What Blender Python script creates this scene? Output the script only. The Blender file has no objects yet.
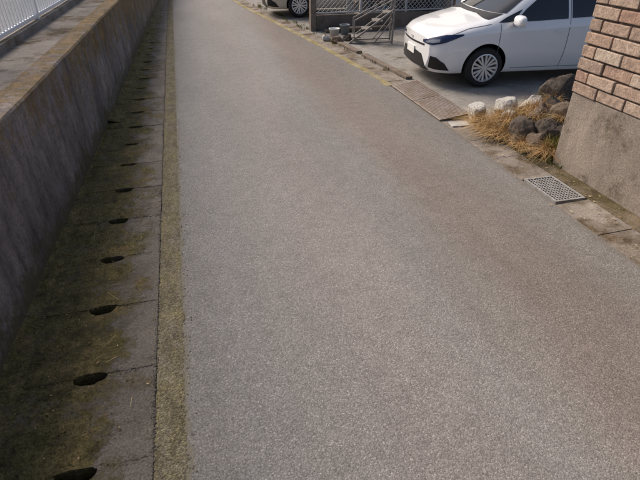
import bpy, bmesh, math, random
import numpy as np
from mathutils import Vector, Matrix, noise
from mathutils.bvhtree import BVHTree
random.seed(7)
scene=bpy.context.scene
R=math.radians

# ---------------------------------------------------------------- helpers
class MB:
    def __init__(s): s.v=[];s.f=[];s.m=[]
    def add(s,vs,fs,mi=0):
        o=len(s.v); s.v+= [tuple(v) for v in vs]
        for f in fs: s.f.append([i+o for i in f]); s.m.append(mi)
    def box(s,a,b,mi=0,M=None):
        x0,y0,z0=a;x1,y1,z1=b
        vs=[(x0,y0,z0),(x1,y0,z0),(x1,y1,z0),(x0,y1,z0),(x0,y0,z1),(x1,y0,z1),(x1,y1,z1),(x0,y1,z1)]
        if M is not None: vs=[tuple(M@Vector(v)) for v in vs]
        s.add(vs,[(0,3,2,1),(4,5,6,7),(0,1,5,4),(1,2,6,5),(2,3,7,6),(3,0,4,7)],mi)
    def hexa(s,vs,mi=0):
        s.add(vs,[(0,3,2,1),(4,5,6,7),(0,1,5,4),(1,2,6,5),(2,3,7,6),(3,0,4,7)],mi)
    def tube(s,p,q,r,n=8,mi=0,r2=None):
        p=Vector(p);q=Vector(q);d=(q-p).normalized()
        u=d.orthogonal().normalized();w=d.cross(u)
        if r2 is None:r2=r
        vs=[]
        for k in range(n):
            a=2*math.pi*k/n; vs.append(p+(u*math.cos(a)+w*math.sin(a))*r)
        for k in range(n):
            a=2*math.pi*k/n; vs.append(q+(u*math.cos(a)+w*math.sin(a))*r2)
        fs=[(k,(k+1)%n,n+(k+1)%n,n+k) for k in range(n)]
        fs+= [tuple(range(n-1,-1,-1)),tuple(range(n,2*n))]
        s.add(vs,fs,mi)
    def obj(s,name,mats,bevel=0,smooth=False,parent=None,seg=2):
        me=bpy.data.meshes.new(name); me.from_pydata(s.v,[],s.f)
        for m in mats: me.materials.append(m)
        for p,mi in zip(me.polygons,s.m):
            p.material_index=mi; p.use_smooth=smooth
        me.update()
        o=bpy.data.objects.new(name,me); scene.collection.objects.link(o)
        if bevel:
            b=o.modifiers.new('b','BEVEL'); b.width=bevel; b.segments=seg; b.limit_method='ANGLE'
        if parent: o.parent=parent
        return o
def empty(name,loc=(0,0,0),rz=0):
    e=bpy.data.objects.new(name,None); scene.collection.objects.link(e)
    e.location=loc; e.rotation_euler=(0,0,rz); return e

class NT:
    def __init__(s,name):
        s.mat=bpy.data.materials.new(name); s.mat.use_nodes=True
        s.t=s.mat.node_tree; s.b=s.t.nodes['Principled BSDF']
        s.geo=s.t.nodes.new('ShaderNodeNewGeometry')
    def n(s,t,**k):
        x=s.t.nodes.new(t)
        for a,b in k.items(): setattr(x,a,b)
        return x
    def L(s,a,b): s.t.links.new(a,b)
    def mapping(s,sc,loc=(0,0,0)):
        m=s.n('ShaderNodeMapping'); m.inputs['Scale'].default_value=sc; m.inputs['Location'].default_value=loc
        s.L(s.geo.outputs['Position'],m.inputs['Vector']); return m.outputs[0]
    def noise(s,scale,detail=4,rough=.55,sc=(1,1,1),loc=(0,0,0)):
        x=s.n('ShaderNodeTexNoise'); x.inputs['Scale'].default_value=scale
        x.inputs['Detail'].default_value=detail; x.inputs['Roughness'].default_value=rough
        s.L(s.mapping(sc,loc),x.inputs['Vector']); return x.outputs[0]
    def ramp(s,fac,stops):
        x=s.n('ShaderNodeValToRGB'); e=x.color_ramp.elements
        while len(e)<len(stops): e.new(.5)
        for i,(p,c) in enumerate(stops):
            e[i].position=p
            if not isinstance(c,(tuple,list)): c=(c,c,c)
            e[i].color=(*c,1)
        s.L(fac,x.inputs[0]); return x.outputs[0]
    def mix(s,fac,a,b,mode='MIX'):
        x=s.n('ShaderNodeMix',data_type='RGBA',blend_type=mode)
        for sock,v in ((x.inputs[0],fac),(x.inputs[6],a),(x.inputs[7],b)):
            if isinstance(v,(int,float)): sock.default_value=v
            elif isinstance(v,(tuple,list)): sock.default_value=(*v,1)
            else: s.L(v,sock)
        return x.outputs[2]
    def math(s,op,a,b=0,clamp=False):
        x=s.n('ShaderNodeMath',operation=op,use_clamp=clamp)
        for sock,v in ((x.inputs[0],a),(x.inputs[1],b)):
            if isinstance(v,(int,float)): sock.default_value=v
            else: s.L(v,sock)
        return x.outputs[0]
    def sep(s):
        x=s.n('ShaderNodeSeparateXYZ'); s.L(s.geo.outputs['Position'],x.inputs[0]); return x.outputs
    def bump(s,h,dist=.01,strength=1,prev=None):
        x=s.n('ShaderNodeBump'); x.inputs['Distance'].default_value=dist; x.inputs['Strength'].default_value=abs(strength); x.invert=strength<0
        s.L(h,x.inputs['Height'])
        if prev is not None: s.L(prev,x.inputs['Normal'])
        return x.outputs[0]
    def out(s,col,rough=.9,bump=None,metal=0,spec=.3):
        if isinstance(col,(tuple,list)): s.b.inputs['Base Color'].default_value=(*col,1)
        else: s.L(col,s.b.inputs['Base Color'])
        if isinstance(rough,(int,float)): s.b.inputs['Roughness'].default_value=rough
        else: s.L(rough,s.b.inputs['Roughness'])
        s.b.inputs['Metallic'].default_value=metal
        s.b.inputs['Specular IOR Level'].default_value=spec
        if bump is not None: s.L(bump,s.b.inputs['Normal'])
        return s.mat

# ---------------------------------------------------------------- materials
def m_asphalt():
    t=NT('asphalt'); P=t.sep()
    wob=t.noise(.8,3,.5,sc=(1,.5,1))
    x=t.math('ADD',P[0],t.math('MULTIPLY',t.math('SUBTRACT',wob,.5),.8))
    fx=t.math('MULTIPLY',t.math('ADD',x,.6),1/4.0,True)
    band=t.ramp(fx,[(0,(.178,.170,.160)),(.16,(.196,.192,.189)),(.36,(.240,.221,.209)),(.5,(.222,.212,.203)),(.63,(.198,.169,.151)),(.74,(.190,.170,.154)),(.86,(.204,.194,.183))])
    big=t.ramp(t.noise(1.0,4,.55,sc=(1,.3,1)),[(.3,.88),(.7,1.10)])
    c=t.mix(1,band,big,'MULTIPLY')
    stain=t.ramp(t.noise(7,6,.8),[(.30,.84),(.5,1),(.70,1.10)])
    c=t.mix(1,c,stain,'MULTIPLY')
    v=t.n('ShaderNodeTexVoronoi'); v.inputs['Scale'].default_value=150
    t.L(t.mapping((1,1,1)),v.inputs['Vector'])
    sc=t.n('ShaderNodeSeparateColor'); t.L(v.outputs['Color'],sc.inputs[0])
    c=t.mix(.85,c,t.ramp(sc.outputs[0],[(0,.62),(.5,.98),(.88,1.12),(1,1.65)]),'MULTIPLY')
    edge=t.ramp(v.outputs['Distance'],[(.30,1.06),(.62,.78)])
    c=t.mix(.7,c,edge,'MULTIPLY')
    sp=t.ramp(t.noise(75,5,.85),[(.36,.80),(.5,1.0),(.64,1.18)])
    c=t.mix(1,c,sp,'MULTIPLY')
    v2=t.n('ShaderNodeTexVoronoi'); v2.inputs['Scale'].default_value=42
    t.L(t.mapping((1,1,1)),v2.inputs['Vector'])
    s2=t.n('ShaderNodeSeparateColor'); t.L(v2.outputs['Color'],s2.inputs[0])
    spot=t.math('MULTIPLY',t.ramp(v2.outputs['Distance'],[(.10,1),(.17,0)]),t.ramp(s2.outputs[1],[(.82,0),(.95,1)]))
    c=t.mix(t.math('MULTIPLY',spot,.55),c,(.44,.42,.39))
    mm=t.math('ADD',t.math('MULTIPLY',t.math('SUBTRACT',-.262,P[0]),7),t.noise(16,6,.8,sc=(1,.6,1)))
    c=t.mix(t.ramp(mm,[(.22,0),(.46,.75)]),c,(.145,.130,.085))
    rr=t.math('ADD',t.math('MULTIPLY',t.math('SUBTRACT',P[0],2.86),4),t.noise(9,6,.8,sc=(1,.6,1)))
    c=t.mix(t.ramp(rr,[(.22,0),(.55,.6)]),c,(.13,.105,.08))
    b=t.bump(v.outputs['Distance'],.0025,-.7)
    b=t.bump(t.noise(5,3),.012,.3,b)
    return t.out(c,.88,b,spec=.3)
def m_conc(name,base=(.2,.19,.175),moss=.0,mosscol=(.10,.08,.025),dark=.5,bscale=60,streak=False):
    t=NT(name)
    a=t.ramp(t.noise(2.3,6,.65,sc=(1,1,.35) if streak else (1,1,1)),[(.3,dark),(.7,1.2)])
    c=t.mix(1,base,a,'MULTIPLY')
    c=t.mix(1,c,t.ramp(t.noise(70,4,.8),[(.3,.6),(.7,1.35)]),'MULTIPLY')
    if moss>0:
        m=t.noise(2.6,7,.72,loc=(3,1,2))
        f=t.ramp(m,[(.62-moss*.35,0),(.74-moss*.3,1)])
        mc=t.mix(t.ramp(t.noise(9,5,.7),[(.35,0),(.65,1)]),mosscol,tuple(k*.42 for k in mosscol))
        mc=t.mix(1,mc,t.ramp(t.noise(70,3,.7),[(.3,.5),(.7,1.5)]),'MULTIPLY')
        c=t.mix(f,c,mc)
    b=t.bump(t.noise(bscale,5,.7),.006,.7)
    b=t.bump(t.noise(7,4),.02,.4,b)
    return t.out(c,.92,b,spec=.2)
def m_wall():
    t=NT('old_concrete_wall'); P=t.sep()
    c=t.ramp(t.noise(1.5,7,.66,sc=(1,1,.5)),[(.32,(.105,.090,.086)),(.44,(.170,.147,.140)),(.54,(.225,.195,.186)),(.68,(.30,.262,.245))])
    st=t.ramp(t.noise(6,6,.7,sc=(1,1,.10)),[(.36,.58),(.50,1.0),(.65,1.12)])
    c=t.mix(.85,c,st,'MULTIPLY')
    c=t.mix(.8,c,t.ramp(t.noise(50,5,.8),[(.32,.65),(.5,1),(.68,1.3)]),'MULTIPLY')
    c=t.mix(.6,c,t.ramp(t.noise(13,5,.75,loc=(2,2,2)),[(.38,.6),(.50,1.02),(.66,1.15)]),'MULTIPLY')
    m=t.math('ADD',t.noise(3,8,.8,loc=(5,0,0)),t.math('MULTIPLY',t.math('SUBTRACT',P[2],.70),.28))
    m=t.math('ADD',m,t.math('MULTIPLY',t.math('SUBTRACT',P[1],5),.016))
    f=t.ramp(m,[(.48,0),(.60,.85)])
    mc=t.mix(t.ramp(t.noise(8,5,.75),[(.42,0),(.58,1)]),(.245,.160,.070),(.125,.098,.045))
    mc=t.mix(1,mc,t.ramp(t.noise(60,4,.8),[(.3,.5),(.7,1.45)]),'MULTIPLY')
    c=t.mix(f,c,mc)
    low=t.math('SUBTRACT',.32,P[2])
    m2=t.math('ADD',t.math('MULTIPLY',low,1.0),t.noise(6,6,.78))
    c=t.mix(t.ramp(m2,[(.56,0),(.75,.85)]),c,(.09,.077,.038))
    pit=t.ramp(t.noise(32,4,.85),[(.62,1),(.69,.45)])
    c=t.mix(1,c,pit,'MULTIPLY')
    b=t.bump(t.noise(45,6,.75),.008,.8)
    b=t.bump(t.noise(4,4),.03,.35,b)
    return t.out(c,.95,b,spec=.15)
def m_strip():
    t=NT('mossy_pebble_strip')
    v=t.n('ShaderNodeTexVoronoi'); v.inputs['Scale'].default_value=115
    t.L(t.mapping((1,1,1)),v.inputs['Vector'])
    sc=t.n('ShaderNodeSeparateColor'); t.L(v.outputs['Color'],sc.inputs[0])
    c=t.mix(t.ramp(t.noise(6,7,.8,sc=(1,.5,1)),[(.36,0),(.60,1)]),(.205,.178,.092),(.200,.180,.140))
    c=t.mix(t.ramp(t.noise(9,6,.8,sc=(1,.5,1),loc=(7,3,0)),[(.46,0),(.58,.75)]),c,(.118,.102,.068))
    c=t.mix(.75,c,t.ramp(sc.outputs[0],[(0,.65),(.6,1.0),(1,1.4)]),'MULTIPLY')
    c=t.mix(.9,c,t.ramp(t.noise(60,4,.85),[(.34,.6),(.66,1.35)]),'MULTIPLY')
    c=t.mix(.5,c,t.ramp(v.outputs['Distance'],[(.2,1.15),(.65,.5)]),'MULTIPLY')
    b=t.bump(v.outputs['Distance'],.005,-.8)
    b=t.bump(t.noise(20,4,.7),.02,.5,b)
    return t.out(c,.95,b,spec=.15)
def m_cover():
    t=NT('mossy_gutter_cover'); P=t.sep()
    c=t.mix(1,(.225,.202,.175),t.ramp(t.noise(2.5,6,.65),[(.3,.7),(.7,1.2)]),'MULTIPLY')
    c=t.mix(1,c,t.ramp(t.noise(80,5,.85),[(.34,.55),(.66,1.45)]),'MULTIPLY')
    m=t.math('ADD',t.noise(3.0,9,.80),t.math('MULTIPLY',t.math('SUBTRACT',-.62,P[0]),.62))
    f=t.ramp(m,[(.44,0),(.54,1)])
    mc=t.ramp(t.noise(3.5,9,.82),[(.34,(.075,.063,.034)),(.43,(.125,.106,.048)),(.50,(.175,.146,.062)),(.57,(.215,.168,.076)),(.66,(.34,.225,.100))])
    mc=t.mix(t.ramp(t.noise(2.2,6,.75,loc=(9,2,0)),[(.50,0),(.62,.55)]),mc,(.115,.115,.045))
    mc=t.mix(1,mc,t.ramp(t.noise(75,5,.85),[(.34,.40),(.66,1.6)]),'MULTIPLY')
    mc=t.mix(1,mc,t.ramp(t.noise(16,5,.8,loc=(1,5,0)),[(.36,.62),(.62,1.25)]),'MULTIPLY')
    c=t.mix(f,c,mc)
    # worn bare patches
    c=t.mix(t.ramp(t.noise(4.2,8,.82,loc=(14,4,0)),[(.55,0),(.63,.6)]),c,(.185,.165,.135))
    c=t.mix(t.ramp(t.noise(6,8,.82,loc=(4,4,0)),[(.53,0),(.61,.55)]),c,(.10,.086,.062))
    b=t.bump(t.noise(60,5,.85),.016,1)
    b=t.bump(f,.008,.7,b)
    return t.out(c,.95,b,spec=.12)
def m_brick():
    t=NT('tan_brick')
    r=t.geo.outputs['Random Per Island']
    c=t.ramp(r,[(0,(.40,.25,.19)),(.2,(.47,.34,.26)),(.4,(.36,.27,.215)),(.6,(.54,.42,.33)),(.8,(.43,.31,.24)),(1,(.56,.46,.37))])
    c=t.mix(1,c,t.ramp(t.noise(18,6,.8),[(.32,.50),(.68,1.2)]),'MULTIPLY')
    c=t.mix(1,c,t.ramp(t.noise(90,3,.8),[(.32,.65),(.68,1.3)]),'MULTIPLY')
    b=t.bump(t.noise(50,5,.75),.01,.8)
    return t.out(c,.9,b,spec=.2)
def plain(name,col,rough=.6,metal=0,spec=.4,var=.15,nscale=12,coat=0):
    t=NT(name)
    c=t.mix(1,col,t.ramp(t.noise(nscale,4,.6),[(.3,1-var),(.7,1+var*.6)]),'MULTIPLY')
    m=t.out(c,rough,None,metal,spec)
    if coat: t.b.inputs['Coat Weight'].default_value=coat; t.b.inputs['Coat Roughness'].default_value=.05
    return m
A=m_asphalt()
WALL=m_wall(); STRIP=m_strip(); COVER=m_cover(); BRICK=m_brick()
DRIVE=m_conc('driveway_concrete',(.255,.24,.22),.22,(.15,.13,.09),.75)
GUT=m_conc('gutter_concrete',(.25,.22,.19),.45,(.15,.11,.07),.65)
BASE=m_conc('wall_base_concrete',(.29,.245,.205),.18,(.15,.12,.085),.6,streak=True)
MORTAR=m_conc('mortar',(.15,.12,.10),0)
SOIL=m_conc('soil',(.17,.135,.095),.6,(.10,.08,.04),.6,30)
LOT=m_conc('gravel_lot',(.30,.28,.25),.1)
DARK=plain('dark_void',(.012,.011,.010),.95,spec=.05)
WHITE=plain('white_painted_metal',(.78,.79,.80),.4,var=.05)
def m_rust(name,a,b_,sc=18):
    t=NT(name)
    c=t.mix(t.ramp(t.noise(sc,6,.75),[(.38,0),(.62,1)]),a,b_)
    return t.out(c,.75,t.bump(t.noise(80,4,.7),.003,.6),.2,.4)
RUST=m_rust('rusty_steel',(.30,.26,.23),(.22,.165,.125),6)
GALV=m_rust('galvanised_steel',(.36,.36,.36),(.24,.22,.20))
def m_rock(name,c1,c2):
    t=NT(name)
    c=t.mix(t.ramp(t.noise(11,8,.8),[(.38,0),(.62,1)]),c1,c2)
    c=t.mix(1,c,t.ramp(t.noise(60,4,.8),[(.32,.6),(.68,1.35)]),'MULTIPLY')
    return t.out(c,.9,t.bump(t.noise(24,7,.8),.035,1),spec=.25)
ROCKD=m_rock('dark_rock',(.07,.055,.045),(.18,.15,.125))
ROCKM=m_rock('brown_rock',(.14,.10,.07),(.28,.22,.17))
ROCKL=m_rock('pale_rock',(.50,.48,.44),(.70,.68,.64))
def m_grass(name,stops):
    t=NT(name); c=t.ramp(t.geo.outputs['Random Per Island'],stops)
    return t.out(c,.85,spec=.2)
DRY=m_grass('dry_grass',[(0,(.24,.14,.06)),(.4,(.48,.29,.12)),(.75,(.64,.46,.24)),(1,(.36,.29,.13))])
WEED=m_grass('green_weed',[(0,(.07,.09,.02)),(.5,(.17,.16,.04)),(1,(.30,.24,.07))])
WOOD=m_rock('weathered_wood',(.19,.145,.11),(.30,.25,.21))
LEAF=m_grass('dead_leaves',[(0,(.20,.12,.05)),(.5,(.36,.25,.13)),(1,(.50,.42,.28))])

# ---------------------------------------------------------------- layout curves
def wx(y): return -1.275+.035*y            # left wall face
def re(y): return float(np.interp(y,[-12,2,6,7.5,9.4,12.5,16,20,60],[2.86,2.86,2.87,2.80,2.60,2.20,1.72,1.45,1.3]))
GO=-.40; GI=-1.06                           # gutter cover edges
def strip_sheet(name,fa,fb,z0,z1,ys,mat,bot=-.25):
    m=MB()
    for a,b in zip(ys[:-1],ys[1:]):
        m.add([(fa(a),a,z0),(fb(a),a,z1),(fb(b),b,z1),(fa(b),b,z0)],[(0,1,2,3)])
    for a,b in zip(ys[:-1],ys[1:]):
        m.add([(fa(a),a,z0),(fa(b),b,z0),(fa(b),b,bot),(fa(a),a,bot)],[(0,1,2,3)])
        m.add([(fb(a),a,z1),(fb(b),b,z1),(fb(b),b,bot),(fb(a),a,bot)],[(3,2,1,0)])
    return m.obj(name,[mat])
m=MB(); m.add([(-300,-300,-.36),(300,-300,-.36),(300,300,-.36),(-300,300,-.36)],[(0,1,2,3)]); m.obj('ground',[SOIL])
def ree(y):
    return re(y)+.008*noise.noise(Vector((y*3,11,0)))+.008*noise.noise(Vector((y*12,11,0)))-.004
strip_sheet('asphalt_road',lambda y:-.29,ree,0,0,[-12]+[-3+i*.05 for i in range(0,460)]+[30,45,60],A)
m=MB(); y=-3.0
L=[];
while y<26:
    j=.006*noise.noise(Vector((y*3,0,0)))+.005*noise.noise(Vector((y*14,2,0))); k=.014*noise.noise(Vector((y*4,5,0)))+.018*noise.noise(Vector((y*17,9,0)))+.016*noise.noise(Vector((y*45,9,0)))
    L.append((y,GO+.002+max(j,-.001),-.256+k)); y+=.012
for (a,xa,xb),(b,xc,xd) in zip(L[:-1],L[1:]):
    xm=(xa+xb)/2; xn=(xc+xd)/2
    m.add([(xa,a,-.003),(xm,a,.008),(xb,a,.0015),(xd,b,.0015),(xn,b,.008),(xc,b,-.003)],[(0,1,4,5),(1,2,3,4)])
    m.add([(xa,a,-.003),(xc,b,-.003),(xc,b,-.15),(xa,a,-.15)],[(0,1,2,3)])
m.obj('mossy_verge_strip',[STRIP],smooth=True)

def cover_mesh(m,x0,x1,y0,y1,nw,nd,zt,th=.09,mi=0):
    cx=(x0+x1)/2+random.uniform(-.008,.008)
    pts=[(x0,y0)]
    N=14
    def se(a):
        c,s=math.cos(a),math.sin(a); return math.copysign(abs(c)**.85,c),abs(s)**.9
    rr=[random.uniform(.88,1.12) for _ in range(2*N+2)]
    for k in range(N+1):
        c,s=se(math.pi-math.pi*k/N); pts.append((cx+c*nw,y0+s*nd*.45*rr[k]))
    pts+=[(x1,y0),(x1,y1)]
    for k in range(N+1):
        c,s=se(math.pi*k/N); pts.append((cx+c*nw,y1-s*nd*1.5*rr[N+1+k]))
    pts+=[(x0,y1)]
    n=len(pts); tl=random.uniform(-.003,.003)
    vs=[(p[0],p[1],zt+tl) for p in pts]+[(p[0],p[1],zt-th) for p in pts]
    m.add(vs,[tuple(range(n)),tuple(range(2*n-1,n-1,-1))]+[(i,n+i,n+(i+1)%n,(i+1)%n) for i in range(n)],mi)
m=MB(); y=1.438-.558*6
for i in range(60):
    cover_mesh(m,GI,GO-.001,y+.001,y+.557,.084*random.uniform(.85,1.10),.040*random.uniform(.75,1.12),.0)
    y+=.558
m.obj('gutter_covers',[COVER],bevel=.0035)
m=MB()
for i in range(6500):
    y=.9+random.random()**1.4*10; 
    k=random.random()
    if k<.30: x=random.gauss(-.95,.10)
    elif k<.58: y=1.438+.558*round((y-1.438)/.558)+random.gauss(0,.010); x=random.uniform(GI,GO)
    elif k<.78: x=GO+random.gauss(-.004,.006)
    elif k<.84: x=random.gauss(-.235,.02)
    else: x=random.uniform(wx(y),GO-.1)
    if x<wx(y) or (k<.78 and x>GO+.02): continue
    yj=1.438+.558*round((y-1.438)/.558)
    if abs(x+.73)<.100 and -.065<y-yj<.026: continue
    r=random.uniform(.002,.008); a=random.uniform(0,6)
    pts=[(x+r*math.cos(a+q*1.2566)*random.uniform(.7,1.3),y+r*math.sin(a+q*1.2566)*random.uniform(.7,1.3),.0) for q in range(5)]
    m.add(pts+[(x,y,.003+r*.5)],[(q,(q+1)%5,5) for q in range(5)])
m.obj('moss_tufts',[COVER],smooth=True)
m=MB()
for i in range(-30,250):
    a=i*.1;b=a+.1
    h=lambda y,k:.012*noise.noise(Vector((y*2,k,0)))
    xs=lambda y:[GI+.01+.012*noise.noise(Vector((y*5,1,1))),(GI+wx(y))/2-.02,wx(y)+.0]
    za=[-.004,.014+h(a,1),.035+h(a,3)];zb=[-.004,.014+h(b,1),.035+h(b,3)]
    xa=xs(a);xb=xs(b)
    if a>6.0:
        xa=[wx(a)+.18,wx(a)+.09,wx(a)];xb=[wx(b)+.18,wx(b)+.09,wx(b)]; 
    m.add([(xa[0],a,za[0]),(xb[0],b,zb[0]),(xb[1],b,zb[1]),(xa[1],a,za[1]),(xa[2],a,za[2]),(xb[2],b,zb[2])],[(0,1,2,3)[::-1],(3,2,5,4)[::-1]])
m.obj('mossy_dirt_edge',[COVER],smooth=True)
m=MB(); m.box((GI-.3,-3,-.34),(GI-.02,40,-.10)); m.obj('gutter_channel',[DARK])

# ---------------------------------------------------------------- left wall
H=1.0
m=MB(); ys=[-4+.125*i for i in range(0,280)]
def P_(y,o,z): 
    n=.010*noise.noise(Vector((y*1.3,o*2,z*2)))+.003*noise.noise(Vector((y*6,o*6,z*6)))
    ch=0
    if z>.97 and o>-.03:
        ch=max(0,noise.noise(Vector((y*4.5,3,1)))-.22)*.06
    return (wx(y)+o+ (n if o>-.1 else 0)-ch,y,z+(.006*noise.noise(Vector((y*3,o*7,9))) if z>.9 else 0)-ch)
prof=[(.02,-.3),(.014,.12),(.012,.25),(.009,.38),(.006,.5),(.003,.62),(.0,.75),(-.001,.87),(-.002,H-.015),(-.016,H),(-.10,H+.004),(-.20,H),(-.205,H-.4)]
for a,b in zip(ys[:-1],ys[1:]):
    for (o1,z1),(o2,z2) in zip(prof[:-1],prof[1:]):
        m.add([P_(a,o1,z1),P_(b,o1,z1),P_(b,o2,z2),P_(a,o2,z2)],[(0,1,2,3)])
wo=m.obj('concrete_retaining_wall',[WALL],smooth=True)
wm=wo.data; bm=bmesh.new(); bm.from_mesh(wm); bmesh.ops.remove_doubles(bm,verts=bm.verts,dist=.0005); bm.to_mesh(wm); bm.free(); wm.set_sharp_from_angle(angle=R(40))
TOP=m_conc('ledge_concrete',(.27,.24,.21),.35,(.15,.11,.065),.6)
m=MB()
m.add([(wx(-6)-.195,-6,H-.03),(wx(45)-.195,45,H-.03),(wx(45)-.62,45,H-.03),(wx(-6)-.62,-6,H-.03)],[(0,1,2,3)])
m.add([(wx(-6)-.62,-6,H-.03),(wx(45)-.62,45,H-.03),(wx(45)-.62,45,H+.05),(wx(-6)-.62,-6,H+.05)],[(0,1,2,3)])
m.add([(wx(-6)-.62,-6,H+.05),(wx(45)-.62,45,H+.05),(wx(45)-.80,45,H+.05),(wx(-6)-.80,-6,H+.05)],[(0,1,2,3)])
m.obj('fence_footing',[TOP])
m=MB(); m.add([(wx(-6)-.8,-6,H+.02),(wx(60)-.8,60,H+.02),(-60,60,H+.02),(-60,-6,H+.02)],[(0,1,2,3)]); m.obj('raised_lot',[LOT])
e=empty('white_railing_fence')
m=MB(); y=-2
while y<34:
    fx=wx(y)-.68
    m.box((fx-.011,y-.011,H+.10),(fx+.011,y+.011,H+.98)); y+=.10
m.obj('pickets',[WHITE],parent=e)
m=MB()
for z,w in ((H+.09,.02),(H+.98,.026)):
    m.hexa([(wx(-2)-.68-w,-2,z-w),(wx(-2)-.68+w,-2,z-w),(wx(34)-.68+w,34,z-w),(wx(34)-.68-w,34,z-w),(wx(-2)-.68-w,-2,z+w),(wx(-2)-.68+w,-2,z+w),(wx(34)-.68+w,34,z+w),(wx(34)-.68-w,34,z+w)])
m.obj('rails',[WHITE],bevel=.005,parent=e)
m=MB(); y=-1
while y<34:
    fx=wx(y)-.68; m.box((fx-.03,y-.033,H+.04),(fx+.03,y+.027,H+1.03)); y+=2
m.obj('posts',[WHITE],bevel=.006,parent=e)

# ---------------------------------------------------------------- right gutter
m=MB(); y=-3
while y<26:
    L_=.5
    if y<3.04 and y+L_>3.02: 
        y1=3.02
        if y1-y>.1:
            m.hexa([(re(y)-.01,y,-.1),(re(y)+.33,y,-.1),(re(y)+.33,y1,-.1),(re(y)-.01,y1,-.1),(re(y)-.01,y,-.004),(re(y)+.33,y,.006),(re(y)+.33,y1,.006),(re(y)-.01,y1,-.004)])
        y=3.50; continue
    y1=y+L_-.003; dz=random.uniform(-.003,.003)
    a,b=re(y),re(y1)
    m.hexa([(a-.012,y,-.1),(a+.33,y,-.1),(b+.33,y1,-.1),(b-.012,y1,-.1),(a-.012,y,-.004+dz),(a+.33,y,.006+dz),(b+.33,y1,.006+dz),(b-.012,y1,-.004+dz)])
    y+=L_
m.obj('roadside_gutter_slabs',[GUT],bevel=.003)
strip_sheet('driveway',lambda y:re(y)+.332,lambda y:40,.006,.02,[4.85,5.2]+[5.5+.5*i for i in range(30)]+[30,60],DRIVE)
strip_sheet('roadside_soil',lambda y:re(y)+.332,lambda y:3.40,.008,.02,[-3+.5*i for i in range(14)]+[3.8],SOIL)
strip_sheet('garden_soil',lambda y:re(y)+.332,lambda y:40,.010,.04,[3.8,4.3,4.85],SOIL)
m=MB(); m.add([(3.55,-6,.03),(40,-6,.03),(40,3.8,.03),(3.55,3.8,.03)],[(0,1,2,3)]); m.obj('garden_ground',[SOIL])
m=MB(); m.hexa([(2.90,4.93,-.02),(3.12,4.91,-.02),(3.15,5.07,-.02),(2.92,5.09,-.02),(2.90,4.93,.014),(3.12,4.91,.014),(3.15,5.07,.014),(2.92,5.09,.014)]); m.obj('concrete_patch',[m_conc('pale_concrete',(.50,.49,.47))],bevel=.004)
e=empty('drain_grate')
m=MB(); x0,x1,y0,y1=2.885,3.185,3.03,3.49
for a,b in (((x0,y0,-.03),(x1,y0+.02,.008)),((x0,y1-.02,-.03),(x1,y1,.008)),((x0,y0+.021,-.03),(x0+.02,y1-.021,.008)),((x1-.02,y0+.021,-.03),(x1,y1-.021,.008))): m.box(a,b)
n=9
for i in range(1,n): 
    x=x0+.02+(x1-x0-.04)*i/n; m.box((x-.003,y0+.021,-.025),(x+.003,y1-.021,.006))
n=14
for i in range(1,n):
    y=y0+.02+(y1-y0-.04)*i/n; m.box((x0+.021,y-.004,-.02),(x1-.021,y+.004,.0045))
m.obj('bars',[GALV],parent=e)
e=empty('steel_ramp_plate')
m=MB()
for (ya,yb) in ((5.16,5.93),(5.95,6.72)):
    xa,xb=2.84,3.24
    m.hexa([(xa,ya,.012),(xb,ya,.065),(xb,yb,.065),(xa,yb,.012),(xa,ya,.018),(xb,ya,.072),(xb,yb,.072),(xa,yb,.018)])
    k=ya+.02
    while k<yb-.02:
        m.hexa([(xa+.02,k,.017),(xb-.01,k,.067),(xb-.01,k+.012,.067),(xa+.02,k+.012,.017),(xa+.02,k,.024),(xb-.01,k,.075),(xb-.01,k+.012,.075),(xa+.02,k+.012,.024)]); k+=.034
    m.box((xb-.03,ya,.007),(xb-.012,yb,.064))
    m.box((xa+.2,ya+.01,.007),(xa+.22,yb-.01,.032))
m.obj('plates',[RUST],parent=e)
m=MB(); ys=[6.75+.05*i for i in range(270)]
for a,b in zip(ys[:-1],ys[1:]):
    w=lambda y:.06+.05*noise.noise(Vector((y*2,3,0)))+.05*noise.noise(Vector((y*9,3,0)))
    m.hexa([(re(a)-w(a),a,-.02),(re(a)+.04,a,-.02),(re(b)+.04,b,-.02),(re(b)-w(b),b,-.02),(re(a)-w(a),a,.003),(re(a)+.04,a,.014),(re(b)+.04,b,.014),(re(b)-w(b),b,.003)])
MK=m_conc('yellow_moss_kerb',(.29,.25,.16),.5,(.30,.245,.10),.65)
m.obj('mossy_kerb',[MK])
m=MB()
for (a,b) in ((7.0,8.7),(8.9,10.6)):
    o=.36
    m.hexa([(re(a)+o,a,.01),(re(a)+o+.11,a,.01),(re(b)+o+.11,b,.01),(re(b)+o,b,.01),(re(a)+o,a,.05),(re(a)+o+.11,a,.05),(re(b)+o+.11,b,.05),(re(b)+o,b,.05)])
m.obj('timber_planks',[WOOD],bevel=.004)

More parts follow.
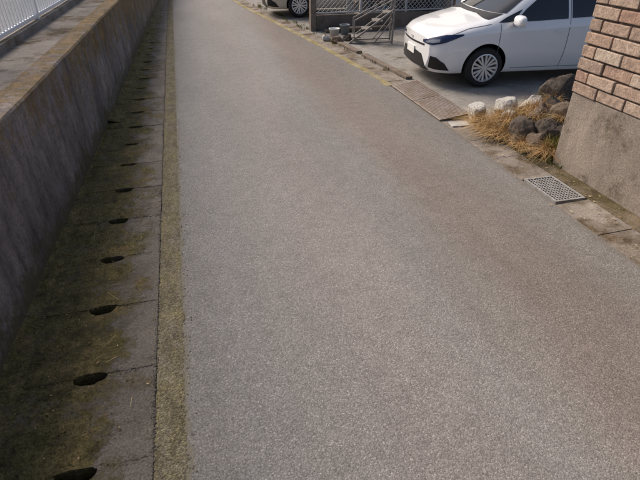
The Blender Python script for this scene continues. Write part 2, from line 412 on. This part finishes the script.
# ---------------------------------------------------------------- brick wall
e=empty('brick_wall')
WX=3.355; YE=3.72
m=MB(); m.box((WX,-5,-.2),(WX+.20,YE,.72)); m.obj('concrete_base',[BASE],bevel=.01,parent=e)
m=MB(); m.box((WX+.008,-5,.721),(WX+.192,YE-.008,1.99)); m.obj('mortar_core',[MORTAR],parent=e)
m=MB(); rh=.105; bl=.30
for r in range(12):
    z0=.726+r*rh; z1=z0+rh-.016
    y=YE+.004
    first=True
    while y>-4.8:
        l=(bl/2 if (first and r%2) else bl)-.012+random.uniform(-.01,.01)
        first=False
        j=lambda:random.uniform(-.004,.004)
        xa=WX-.014+j()*2.2; 
        m.hexa([(xa,y-l,z0+j()),(WX+.09,y-l,z0),(WX+.09,y,z0),(xa+j(),y,z0+j()),(xa+j(),y-l,z1+j()),(WX+.09,y-l,z1),(WX+.09,y,z1),(xa,y,z1+j())])
        m.hexa([(WX+.1,y-l,z0),(WX+.214,y-l,z0),(WX+.214,y,z0),(WX+.1,y,z0),(WX+.1,y-l,z1),(WX+.214,y-l,z1),(WX+.214,y,z1),(WX+.1,y,z1)])
        y-=l+.014
m.obj('bricks',[BRICK],bevel=.007,parent=e)
m=MB(); m.box((WX-.03,-5,1.992),(WX+.23,YE+.02,2.05)); m.obj('coping',[BASE],bevel=.008,parent=e)

# ---------------------------------------------------------------- rocks & grass
def rock(name,loc,s,mat,seed,rz=0):
    bm=bmesh.new(); bmesh.ops.create_icosphere(bm,subdivisions=5,radius=1)
    rnd=random.Random(seed*13+5)
    planes=[]
    for _ in range(11):
        d=Vector((rnd.gauss(0,1),rnd.gauss(0,1),rnd.gauss(0,1))).normalized(); planes.append((d,rnd.uniform(.55,.85)))
    for v in bm.verts:
        p=v.co.copy()
        for d,h in planes:
            e_=p.dot(d)-h
            if e_>0: p-=d*e_*.92
        n=noise.fractal(v.co*2.0+Vector((seed*7.3,seed,0)),1,2,5)
        p=p*(1+.10*n)*1.2
        v.co=Vector((p.x*s[0],p.y*s[1],p.z*s[2]))
    me=bpy.data.meshes.new(name); bm.to_mesh(me); bm.free(); me.materials.append(mat)
    for p in me.polygons: p.use_smooth=True
    me.set_sharp_from_angle(angle=R(30))
    o=bpy.data.objects.new(name,me); scene.collection.objects.link(o); o.location=loc; o.rotation_euler=(0,0,rz); return o
rl=[((3.27,5.06,.11),(.13,.10,.11),ROCKL),((3.62,5.00,.15),(.17,.12,.15),ROCKL),((4.2,4.82,.28),(.22,.18,.24),ROCKD),
((3.42,4.30,.12),(.16,.16,.16),ROCKD),((3.62,4.42,.18),(.16,.15,.17),ROCKM),((3.85,4.55,.20),(.17,.15,.19),ROCKD),((3.36,4.03,.08),(.10,.11,.11),ROCKM),
((3.55,4.12,.15),(.13,.13,.15),ROCKD),((3.78,4.25,.22),(.15,.15,.18),ROCKM),((3.95,4.92,.15),(.15,.12,.14),ROCKL),((4.4,4.4,.15),(.2,.17,.18),ROCKD),((3.66,3.95,.16),(.14,.11,.17),ROCKD),((4.6,4.8,.15),(.2,.2,.18),ROCKM),((3.25,4.22,.05),(.07,.08,.07),ROCKM),((3.5,4.72,.10),(.10,.10,.10),ROCKL)]
for i,(l,s,mt) in enumerate(rl): rock('garden_rock',l,s,mt,i+1,random.uniform(0,3))
def blades(m,cx,cy,z,rx,ry,n,h,lean=.6,w=.004,dirn=None):
    for i in range(n):
        a=random.uniform(0,6.28); r=math.sqrt(random.random())
        x=cx+rx*r*math.cos(a); y=cy+ry*r*math.sin(a)
        L_=h*random.uniform(.4,1.15); d=random.uniform(0,6.28) if dirn is None else dirn+random.gauss(0,.9); ln=random.uniform(.15,1.3)*lean
        dx,dy=math.cos(d),math.sin(d); px,py=-dy*w,dx*w
        vs=[];K=4
        for k in range(K+1):
            s=k/K; u=L_*s*ln*s; zz=z+L_*s*(1-.5*ln*s)
            ww=(1-s*.85)
            c=(x+dx*u,y+dy*u)
            vs+=[(c[0]-px*ww,c[1]-py*ww,max(zz,.01)),(c[0]+px*ww,c[1]+py*ww,max(zz,.01))]
        m.add(vs,[(2*k,2*k+1,2*k+3,2*k+2) for k in range(K)])
m=MB()
for c in ((3.25,4.84,.03,.13,.18,650,.25),(3.20,4.58,.02,.10,.24,750,.26),(3.45,4.62,.10,.13,.13,450,.28),(3.27,4.38,.03,.08,.12,330,.24),(3.28,4.12,.03,.09,.12,280,.20),(3.45,4.84,.06,.14,.08,300,.22),(3.8,4.74,.14,.20,.10,350,.26),(3.40,3.88,.04,.08,.10,380,.24),(3.30,5.17,.02,.08,.05,90,.12),(4.0,5.02,.05,.25,.10,200,.18),(3.7,4.55,.28,.14,.1,200,.18),(3.52,4.32,.26,.10,.10,120,.16),(3.7,4.12,.28,.08,.08,120,.18),(3.95,4.65,.3,.12,.08,130,.16)):
    blades(m,*c,lean=1.3,w=.0026,dirn=math.pi*1.1)
m.obj('dry_grass',[DRY])
m=MB()
for c in ((3.46,3.92,.08,.08,.10,110,.18),(3.33,3.75,.01,.03,.2,60,.08),(3.6,4.2,.25,.1,.1,60,.12),(3.22,4.4,.01,.03,.4,60,.06),(4.0,5.2,.02,.3,.1,70,.08)):
    blades(m,*c,lean=.8,w=.005)
for i in range(60):
    y=random.uniform(7,16); blades(m,re(y)+.34+random.uniform(-.05,.15),y,.01,.05,.08,14,.07,w=.005)
m.obj('roadside_weeds',[WEED])
m=MB()
for i in range(90):
    y=random.uniform(1.2,12); blades(m,wx(y)+.04+random.uniform(0,.05),y,.02,.03,.04,7,.05,w=.002)
m.obj('wall_base_weeds',[WEED])
m=MB()
def leaf(x,y,z,s):
    a=random.uniform(0,6.28); c,sn=math.cos(a),math.sin(a)
    asp=random.choice([.12,.3,.5])
    pts=[(-1,0,.0),(-.3,asp,.2),(.5,asp*.9,.15),(1,0,.05),(.4,-asp,.25),(-.4,-asp,.1)]
    m.add([(x+s*(p[0]*c-p[1]*sn),y+s*(p[0]*sn+p[1]*c),z+s*p[2]*.5) for p in pts],[tuple(range(6))])
for i in range(320):
    y=1.0+random.random()**1.6*11; leaf(random.uniform(wx(y)+.03,GO),y,.012,random.uniform(.003,.010))
for i in range(36):
    y=1.0+random.random()*4; x=random.uniform(wx(y)+.06,-.5); a=random.uniform(0,3.14); l=random.uniform(.02,.06); w_=.0012
    dx,dy=math.cos(a)*l,math.sin(a)*l; px,py=-math.sin(a)*w_,math.cos(a)*w_
    m.add([(x-dx-px,y-dy-py,.012),(x-dx+px,y-dy+py,.012),(x+dx+px,y+dy+py,.016),(x+dx-px,y+dy-py,.016)],[(0,1,2,3)])
for i in range(300):
    y=random.uniform(1.5,6); x=random.choice([random.gauss(3.22,.07),random.uniform(2.8,3.33)]); leaf(x,y,.016,random.uniform(.006,.016))
for i in range(80):
    leaf(random.uniform(-.2,2.8),random.uniform(1,12),.006,random.uniform(.003,.006))
m.obj('leaf_litter',[LEAF])

# ---------------------------------------------------------------- cars
PW=plain('white_car_paint',(.80,.81,.82),.25,spec=.5,var=.01,coat=1)
PB=plain('beige_car_paint',(.55,.50,.42),.3,spec=.5,var=.01,coat=1)
GLASS=plain('dark_car_glass',(.015,.018,.02),.06,spec=.8,var=.0)
BLK=plain('black_plastic',(.015,.015,.017),.45,var=.1)
NAVY=plain('navy_lens',(.012,.022,.075),.22,spec=.5,var=0)
TYRE=plain('tyre_rubber',(.022,.021,.021),.8,var=.2)
RIM=plain('silver_rim',(.62,.63,.65),.35,metal=.5,var=.05)
PLATE=plain('licence_plate',(.72,.72,.70),.5,var=.02)
CLEAR=plain('headlamp_lens',(.20,.22,.26),.2,spec=.5,var=.0)
RED=plain('red_lens',(.4,.01,.01),.15)
SEAM=plain('door_gap',(.10,.10,.105),.7)
T=np.array([
#x, zb, wb, wm, zm, wsh, zsh, wt, zt, zc
[.76,.25,.52,.58,.42,.57,.59,.50,.655,.67],
[.73,.20,.63,.68,.43,.665,.635,.57,.70,.715],
[.66,.18,.70,.755,.45,.735,.69,.62,.75,.77],
[.50,.17,.75,.805,.48,.79,.745,.66,.81,.835],
[.25,.17,.77,.835,.50,.82,.79,.69,.870,.90],
[.06,.17,.78,.842,.50,.83,.815,.71,.905,.945],
[-.10,.17,.78,.845,.50,.83,.825,.69,.965,1.03],
[-.50,.17,.78,.847,.50,.83,.85,.64,1.19,1.25],
[-.90,.17,.78,.847,.50,.83,.875,.585,1.36,1.42],
[-1.3,.17,.78,.847,.50,.83,.90,.575,1.40,1.455],
[-2.2,.17,.78,.847,.50,.825,.94,.56,1.37,1.43],
[-2.75,.18,.77,.83,.52,.80,.99,.54,1.30,1.35],
[-3.0,.20,.74,.80,.54,.775,1.01,.53,1.20,1.24],
[-3.12,.24,.69,.76,.56,.74,.95,.52,1.06,1.08],
[-3.16,.28,.64,.72,.58,.70,.91,.50,.98,.99]])
def build_car(name,loc,rz,paint):
    e=empty(name,loc,rz)
    X0=.76
    xs=np.concatenate([np.linspace(.76,.64,14),np.linspace(.62,-1.1,88),np.linspace(-1.13,-2.7,50),np.linspace(-2.73,-3.16,24)])
    xd=np.linspace(-3.4,1.05,900); tab=T[::-1]
    cols=[]
    for c in range(1,10):
        v=np.interp(xd,tab[:,0],tab[:,c]); k=np.exp(-.5*(np.arange(-20,21)*(xd[1]-xd[0])/.03)**2); k/=k.sum()
        vp=np.pad(v,20,mode='edge'); v=np.convolve(vp,k,'valid'); cols.append(np.interp(xs,xd,v))
    V=[];n=0
    for i,x in enumerate(xs):
        zb,wb,wm,zm,wsh,zsh,wt,zt,zc=[c[i] for c in cols]
        pts=[(0,zb),(wb-.06,zb),(wb,zb+.07),(wm,zm),((wm*.5+wsh*.5)+.004,(zm+zsh)/2+.03),(wsh,zsh),(wt,zt),(wt*.55,zc-(zc-zt)*.30),(0,zc)]
        for it in range(3):
            q=[pts[0]]
            for a,b in zip(pts[:-1],pts[1:]):
                q.append((a[0]*.75+b[0]*.25,a[1]*.75+b[1]*.25)); q.append((a[0]*.25+b[0]*.75,a[1]*.25+b[1]*.75))
            q.append(pts[-1]); pts=q
        def bow(yy): return max(0,(x-.41)/.35)*(.10-.16*yy*yy) if x>.41 else 0
        ring=[(x+bow(p[0]),p[0],p[1]) for p in pts]+[(x+bow(p[0]),-p[0],p[1]) for p in pts[-2:0:-1]]
        n=len(ring); V+=ring
    F=[]
    for i in range(len(xs)-1):
        for k in range(n):
            F.append((i*n+k,i*n+(k+1)%n,(i+1)*n+(k+1)%n,(i+1)*n+k))
    ring0=V[:n]; zc0=sum(p[2] for p in ring0)/n
    prev=list(range(n))
    for s_ in (.8,.55,.3):
        st=len(V)
        for p in ring0:
            yy=p[1]*s_; V.append((X0+(.10-.16*yy*yy)+.012*(1-s_),yy,zc0+(p[2]-zc0)*s_))
        cur=list(range(st,st+n))
        for k in range(n): F.append((prev[k],cur[k],cur[(k+1)%n],prev[(k+1)%n]))
        prev=cur
    V.append((X0+.112,0,zc0)); ci=len(V)-1
    for k in range(n): F.append((prev[k],ci,prev[(k+1)%n]))
    F.append(tuple(range((len(xs)-1)*n,len(xs)*n)))
    me=bpy.data.meshes.new('body'); me.from_pydata(V,[],F); me.update()
    bm=bmesh.new(); bm.from_mesh(me); bmesh.ops.recalc_face_normals(bm,faces=bm.faces); bm.to_mesh(me)
    bvh=BVHTree.FromBMesh(bm); bm.free()
    me.materials.append(paint); me.materials.append(BLK)
    ob=bpy.data.objects.new('body',me); scene.collection.objects.link(ob)
    cut=MB()
    for ax in (0,-2.55):
        for s in (1,-1): cut.tube((ax,s*.50,.30),(ax,s*1.2,.30),.325,48)
    co=cut.obj('cut',[BLK])
    b=ob.modifiers.new('b','BOOLEAN'); b.object=co; b.operation='DIFFERENCE'; b.solver='EXACT'
    dg=bpy.context.evaluated_depsgraph_get(); dg.update()
    nm=bpy.data.meshes.new_from_object(ob.evaluated_get(dg)); ob.modifiers.clear(); ob.data=nm
    bpy.data.objects.remove(co)
    for p in nm.polygons:
        c=p.center; d=min(math.hypot(c.x,c.z-.30),math.hypot(c.x+2.55,c.z-.30))
        p.material_index=1 if (d<.3255 and c.z>.17) else 0
        p.use_smooth=True
    nm.set_sharp_from_angle(angle=R(32))
    ob.parent=e
    def patch(nm_,az,lo,hi,mat,off=.005,na=30,nz=8,mirror=True):
        for s in ((1,-1) if mirror else (1,)):
            m=MB(); d=Vector((math.cos(az),math.sin(az),0)); pp=Vector((-math.sin(az),math.cos(az),0))
            la=[q[0] for q in lo]; lz=[q[1] for q in lo]; ha=[q[0] for q in hi]; hz=[q[1] for q in hi]
            vs=[]; bad=set()
            for i in range(na+1):
                u=i/na
                a0=np.interp(u,np.linspace(0,1,len(la)),la); z0=np.interp(u,np.linspace(0,1,len(lz)),lz)
                a1=np.interp(u,np.linspace(0,1,len(ha)),ha); z1=np.interp(u,np.linspace(0,1,len(hz)),hz)
                for j in range(nz+1):
                    w=j/nz; a=a0*(1-w)+a1*w; z=z0*(1-w)+z1*w
                    h=bvh.ray_cast(d*6+pp*float(a)+Vector((0,0,float(z))),-d)
                    if h[0] is None: bad.add(len(vs)); h=(Vector((0,0,0)),d)
                    q=h[0]+h[1]*off; vs.append((q.x,q.y*s,q.z))
            fs=[(i*(nz+1)+j,(i+1)*(nz+1)+j,(i+1)*(nz+1)+j+1,i*(nz+1)+j+1) for i in range(na) for j in range(nz)]
            fs=[f for f in fs if not (set(f)&bad)]
            if s<0: fs=[f[::-1] for f in fs]
            m.add(vs,fs); m.obj(nm_,[mat],smooth=True,parent=e)
    S=math.pi/2
    sx=lambda pts:[(-x,z) for x,z in pts]
    patch('front_side_window',S,sx([(-.36,.895),(-.7,.905),(-1.16,.925)]),sx([(-.53,1.05),(-.85,1.27),(-1.16,1.34)]),GLASS)
    patch('quarter_window',S,sx([(-.12,.885),(-.33,.895)]),sx([(-.24,.95),(-.48,1.05)]),GLASS,na=10)
    patch('rear_side_window',S,sx([(-1.22,.93),(-1.7,.95),(-2.2,.985),(-2.45,1.03)]),sx([(-1.22,1.345),(-1.7,1.35),(-2.1,1.32),(-2.55,1.21)]),GLASS)
    patch('windshield',0,[(-.70,.995),(-.4,.995),(0,1.0),(.4,.995),(.70,.995)],[(-.53,1.335),(-.3,1.365),(0,1.375),(.3,1.365),(.53,1.335)],GLASS,mirror=False,nz=14)
    patch('cowl',0,[(-.69,.915),(-.3,.955),(.3,.955),(.69,.915)],[(-.69,.99),(-.3,.99),(.3,.99),(.69,.99)],BLK,mirror=False,off=.004,nz=5)
    patch('rear_window',math.pi,[(-.55,1.12),(.55,1.12)],[(-.50,1.29),(.50,1.29)],GLASS,mirror=False)
    for s_ in (1,-1):
        m=MB(); m.box((-3.15,min(s_*.55,s_*.72),.74),(-3.06,max(s_*.55,s_*.72),.98)); m.obj('tail_lamp',[RED],bevel=.02,parent=e)
    for x in (-.14,-1.19,-2.12):
        top={-.14:.87,-1.19:1.35,-2.12:.93}[x]
        patch('door_seam',S,sx([(x,.25),(x-.008,.25)]),sx([(x-.01,top),(x-.018,top)]),SEAM,off=.002,na=1,nz=16)
    patch('sill_seam',S,sx([(-.42,.262),(-2.15,.262)]),sx([(-.42,.27),(-2.15,.27)]),SEAM,off=.002,nz=1)
    patch('door_handle',S,sx([(-.98,.76),(-1.13,.76)]),sx([(-.98,.79),(-1.13,.79)]),paint,off=.03,na=6,nz=3)
    patch('door_handle',S,sx([(-1.95,.79),(-2.10,.79)]),sx([(-1.95,.82),(-2.10,.82)]),paint,off=.03,na=6,nz=3)
    patch('hood_seam',S,sx([(.54,.735),(.30,.815),(-.02,.868)]),sx([(.54,.741),(.30,.821),(-.02,.874)]),SEAM,off=.002,nz=1)
    patch('lower_grille',0,[(-.58,.225),(-.3,.215),(0,.21),(.3,.215),(.58,.225)],[(-.40,.43),(-.2,.45),(0,.455),(.2,.45),(.40,.43)],BLK,mirror=False,off=.006)
    patch('upper_grille',0,[(-.46,.555),(0,.55),(.46,.555)],[(-.48,.58),(0,.575),(.48,.58)],BLK,mirror=False,off=.006,nz=3)
    patch('front_mark',0,[(-.045,.595),(0,.59),(.045,.595)],[(-.045,.625),(0,.63),(.045,.625)],RIM,mirror=False,off=.008,nz=3,na=8)
    az=R(40)
    patch('fog_recess',az,[(-.06,.27),(.06,.255),(.24,.245)],[(-.02,.44),(.08,.43),(.19,.35)],BLK,off=.006)
    az=R(62)
    patch('headlamp',az,[(-.54,.600),(-.38,.590),(-.2,.635),(.04,.735)],[(-.54,.635),(-.38,.690),(-.2,.733),(.04,.752)],NAVY,off=.007,na=30)
    patch('headlamp_lens',az,[(-.48,.612),(-.38,.615),(-.27,.64)],[(-.48,.632),(-.38,.66),(-.27,.675)],CLEAR,off=.011,na=14,nz=4)
    m=MB(); m.box((X0+.108,-.165,.38),(X0+.122,.165,.495)); m.obj('licence_plate',[PLATE],bevel=.004,parent=e)
    for s in (1,-1):
        bm=bmesh.new(); bmesh.ops.create_uvsphere(bm,u_segments=24,v_segments=14,radius=1)
        for v in bm.verts:
            c=v.co; c=Vector([math.copysign(abs(k)**.7,k) for k in c]); v.co=Vector((c.x*.08 if c.x>0 else c.x*.035,c.y*.125,c.z*.075))
        me2=bpy.data.meshes.new('mirror'); bm.to_mesh(me2); bm.free(); me2.materials.append(paint)
        for p in me2.polygons:p.use_smooth=True
        mo=bpy.data.objects.new('side_mirror',me2); scene.collection.objects.link(mo); mo.parent=e; mo.location=(-.36,s*.955,.93)
        m=MB(); m.tube((-.36,s*.80,.875),(-.36,s*.92,.895),.03,10); m.obj('mirror_stalk',[BLK],parent=e,smooth=True)
    WR=.285; kr=WR/.30
    for ax in (0,-2.55):
        for s in (1,-1):
            m=MB()
            prof=[(.19,-.10),(.25,-.105),(.285,-.09),(.298,-.05),(.300,0),(.298,.05),(.287,.085),(.265,.100),(.235,.104),(.212,.095),(.203,.085)]
            NS=48
            vs=[]
            for k in range(NS):
                a=2*math.pi*k/NS
                for r,yy in prof: vs.append((ax+kr*r*math.cos(a),s*(.735+yy),WR+kr*r*math.sin(a)))
            q=len(prof)
            m.add(vs,[(k*q+j,((k+1)%NS)*q+j,((k+1)%NS)*q+j+1,k*q+j+1) for k in range(NS) for j in range(q-1)])
            m.obj('tyre',[TYRE],smooth=True,parent=e)
            m=MB()
            prof=[(.207,.088),(.210,.100),(.192,.104),(.184,.085),(.182,.02)]
            vs=[]
            for k in range(NS):
                a=2*math.pi*k/NS
                for r,yy in prof: vs.append((ax+kr*r*math.cos(a),s*(.735+yy),WR+kr*r*math.sin(a)))
            q=len(prof)
            m.add(vs,[(k*q+j,((k+1)%NS)*q+j,((k+1)%NS)*q+j+1,k*q+j+1) for k in range(NS) for j in range(q-1)])
            m.tube((ax,s*.735,WR),(ax,s*.765,WR),.186*kr,NS,1)
            m.tube((ax,s*.75,WR),(ax,s*.832,WR),.048,20,0,.040)
            for k in range(8):
              for dk in (-.13,.13):
                a=2*math.pi*k/8+.2; M=Matrix.Translation((ax,0,WR))@Matrix.Rotation(a,4,'Y')
                y0,y1=sorted((s*.795,s*.826)); y2,y3=sorted((s*.800,s*.836))
                o1=dk*.10; o2=dk*.30; rr_=.196*kr
                m.hexa([M@Vector(p) for p in ((.03,y0,o1-.012),(rr_,y2,o2-.019),(rr_,y3,o2-.016),(.03,y1,o1-.011),(.03,y0,o1+.012),(rr_,y2,o2+.019),(rr_,y3,o2+.016),(.03,y1,o1+.011))],0)
            m.obj('wheel_rim',[RIM,BLK],parent=e)
    m=MB(); m.box((-2.9,-.6,.2),(.55,.6,.3)); m.obj('underbody',[BLK],parent=e)
    return e
cm=build_car('parked_car',(4.15,7.10,.012),R(174),PW); cm.scale=(.97,.97,.97)
build_car('parked_car',(2.95,14.0,.012),R(176),PB)

# ---------------------------------------------------------------- background on the right
BLOCK=m_conc('block_wall',(.17,.14,.115),.2,(.11,.08,.05),.6)
e=empty('lattice_fence')
m=MB(); m.box((2.85,11.3,.0),(6.2,11.42,.32)); m.obj('block_base',[BLOCK],bevel=.01,parent=e)
m=MB()
m.box((2.72,11.26,.0),(2.84,11.40,1.45),1)
for x in (3.9,5.0,6.15): m.box((x-.02,11.34,.32),(x+.02,11.38,1.3))
for z in (.36,.8,1.28): m.box((2.84,11.345,z-.015),(6.2,11.375,z+.015))
x=2.3
while x<6.6:
    for s in (1,-1):
        a=Vector((x,11.34 if s>0 else 11.332,.38)); b=a+Vector((s*.88,0,.88))
        if s>0:
            if a.x<2.85: d=2.85-a.x; a=a+Vector((d,0,d))
            if b.x>6.15: d=b.x-6.15; b=b-Vector((d,0,d))
        else:
            if a.x>6.15: d=a.x-6.15; a=a+Vector((-d,0,d))
            if b.x<2.85: d=2.85-b.x; b=b+Vector((d,0,-d))
        if b.z-a.z>.05: m.tube(a,b,.006,5,0)
    x+=.10
m.obj('lattice',[plain('pale_fence_metal',(.42,.42,.42),.5),WOOD],parent=e)
WP=plain('white_panel',(.62,.63,.64),.6,var=.12,nscale=3)
# open lean-to shed with shelves and stored things behind the lattice
SHW=plain('shed_sheet_metal',(.34,.33,.31),.7,var=.3,nscale=4)
e=empty('storage_shed')
m=MB()
m.box((3.95,12.55,0),(6.15,12.60,2.1),0); m.box((6.10,11.62,0),(6.15,12.549,2.1),0)
for x in (3.95,6.02): m.box((x,11.55,0),(x+.07,11.615,1.95),1)
m.hexa([(3.8,11.48,1.952),(6.3,11.48,1.952),(6.3,12.7,2.12),(3.8,12.7,2.12),(3.8,11.48,1.98),(6.3,11.48,1.98),(6.3,12.7,2.15),(3.8,12.7,2.15)],0)
for z in (.45,.95,1.4): m.box((4.05,12.1,z),(6.05,12.54,z+.03),1)
m.obj('frame_and_sheets',[SHW,WOOD],parent=e)
CR=[plain('crate_a',(.10,.17,.22),.6),plain('crate_b',(.45,.42,.36),.8),plain('crate_c',(.30,.10,.06),.6),plain('crate_d',(.12,.11,.10),.8),plain('crate_e',(.5,.5,.48),.6)]
m=MB()
for z in (.02,.482,.982):
    x=4.1
    while x<5.8:
        w_=random.uniform(.18,.42); h_=random.uniform(.16,.38)
        m.box((x,12.12,z),(x+w_,12.12+random.uniform(.2,.38),z+h_),random.randrange(5)); x+=w_+random.uniform(.02,.12)
m.obj('stored_boxes',CR,bevel=.01,parent=e)
m=MB(); n=160
for i in range(n):
    xa=6.25+i*.05*.5; xb=xa+.025; da=.012*math.sin(i*math.pi/2); db=.012*math.sin((i+1)*math.pi/2)
    m.add([(xa,11.36+da,.1),(xb,11.36+db,.1),(xb,11.36+db,1.9),(xa,11.36+da,1.9)],[(0,1,2,3)])
m.obj('corrugated_panel_fence',[WP])
e=empty('white_house')
HX0,HX1,HY0,HY1=6.6,15,12.8,20
m=MB(); m.box((HX0,HY0,0),(HX1,HY1,.4)); m.obj('foundation',[BASE],parent=e)
m=MB(); z=.401
while z<5.4:
    m.hexa([(HX0-.02,HY0-.02,z),(HX1+.02,HY0-.02,z),(HX1+.02,HY1+.02,z),(HX0-.02,HY1+.02,z),(HX0,HY0,z+.18),(HX1,HY0,z+.18),(HX1,HY1,z+.18),(HX0,HY1,z+.18)]); z+=.182
m.obj('siding',[WP],parent=e)
m=MB()
for x in (7.6,10.4,12.8):
    for z in (1.1,3.6):
        m.box((x,HY0-.05,z),(x+1.5,HY0-.021,z+1.1),0); m.box((x+.05,HY0-.055,z+.05),(x+.73,HY0-.051,z+1.05),1); m.box((x+.77,HY0-.055,z+.05),(x+1.45,HY0-.051,z+1.05),1)
m.obj('windows',[RIM,GLASS],parent=e)
m=MB(); m.add([(HX0-.5,HY0-.5,5.4),(HX1+.5,HY0-.5,5.4),(HX1+.5,HY1+.5,5.4),(HX0-.5,HY1+.5,5.4),(HX0+1,(HY0+HY1)/2,7.2),(HX1-1,(HY0+HY1)/2,7.2)],[(0,1,5,4),(1,2,5),(2,3,4,5),(3,0,4),(3,2,1,0)])
m.obj('roof',[plain('grey_roof',(.10,.10,.11),.7)],parent=e)
GM=m_rust('weathered_grey_metal',(.27,.255,.24),(.19,.165,.145))
e=empty('metal_step_frame',(3.66,9.80,.015),R(-14))
m=MB()
for y_ in (-.16,.20):
    m.tube((-.50,y_,0),(.36,y_,.62),.020,8)
    m.tube((.36,y_,.0),(.36,y_,.80),.020,8)
    m.tube((-.50,y_,0),(.36,y_,.03),.014,8)
    m.tube((.0,y_,.0),(.36,y_,.45),.012,8)
    m.tube((-.40,y_,.10),(-.40,y_,.42),.012,8); m.tube((-.40,y_,.42),(.36,y_,.80),.016,8)
for k in range(4):
    u=(k+.7)/4.2; x=-.50+.86*u; z=.62*u
    m.box((x-.085,-.145,z-.008),(x+.10,.185,z+.016))
m.tube((.36,-.16,.80),(.36,.20,.80),.014,8); m.tube((.36,-.16,.4),(.36,.20,.4),.012,8)
m.obj('frame',[GM],parent=e)
def lathe(name,loc,prof,mat,n=24):
    m=MB(); vs=[]
    for k in range(n):
        a=2*math.pi*k/n
        for r,z in prof: vs.append((r*math.cos(a),r*math.sin(a),z))
    q=len(prof); m.add(vs,[(k*q+j,((k+1)%n)*q+j,((k+1)%n)*q+j+1,k*q+j+1) for k in range(n) for j in range(q-1)])
    o=m.obj(name,[mat],smooth=True); o.location=loc; return o
pot=[(0,0),(.075,0),(.105,.18),(.115,.18),(.115,.20),(.10,.20),(.085,.04),(0,.04)]
lathe('plastic_bucket',(3.0,10.35,.01),pot,plain('white_plastic',(.6,.62,.62),.5))
lathe('plastic_bucket',(3.35,10.75,.01),pot,plain('grey_plastic',(.22,.25,.26),.5))
rock('edge_stone',(2.95,9.9,.06),(.12,.1,.08),ROCKM,30); rock('edge_stone',(2.78,10.2,.05),(.1,.1,.07),ROCKL,31)
rock('edge_stone',(3.2,10.1,.05),(.1,.08,.07),ROCKD,33)
m=MB(); m.box((3.0,11.0,.01),(4.6,11.2,.06)); m.box((3.1,10.95,.062),(4.4,11.1,.10)); m.obj('stacked_boards',[WOOD],bevel=.004)

# ---------------------------------------------------------------- light, world, camera
w=bpy.data.worlds.new('World'); scene.world=w; w.use_nodes=True
nt=w.node_tree; sky=nt.nodes.new('ShaderNodeTexSky'); sky.sky_type='NISHITA'; sky.sun_disc=False
sd=Vector((-.42,.62,.66)).normalized()
el=math.asin(sd.z); sky.sun_elevation=el; sky.sun_rotation=math.atan2(sd.x,sd.y); sky.air_density=.8; sky.dust_density=4; sky.ozone_density=.5
nt.links.new(sky.outputs[0],nt.nodes['Background'].inputs[0]); nt.nodes['Background'].inputs[1].default_value=.15
ld=bpy.data.lights.new('sun','SUN'); ld.energy=3.8; ld.angle=R(26); ld.color=(1,.88,.75)
lo=bpy.data.objects.new('sun',ld); scene.collection.objects.link(lo); lo.rotation_euler=sd.to_track_quat('Z','Y').to_euler()
cam=bpy.data.cameras.new('camera'); cam.lens=483/640*36; cam.sensor_width=36; cam.clip_end=1000; cam.clip_start=.05
co=bpy.data.objects.new('camera',cam); scene.collection.objects.link(co); co.location=(0,0,2.0)
co.rotation_euler=(R(90-33.11),0,R(-14.58)); scene.camera=co
scene.view_settings.view_transform='Standard'; scene.view_settings.look='None'; scene.view_settings.exposure=0
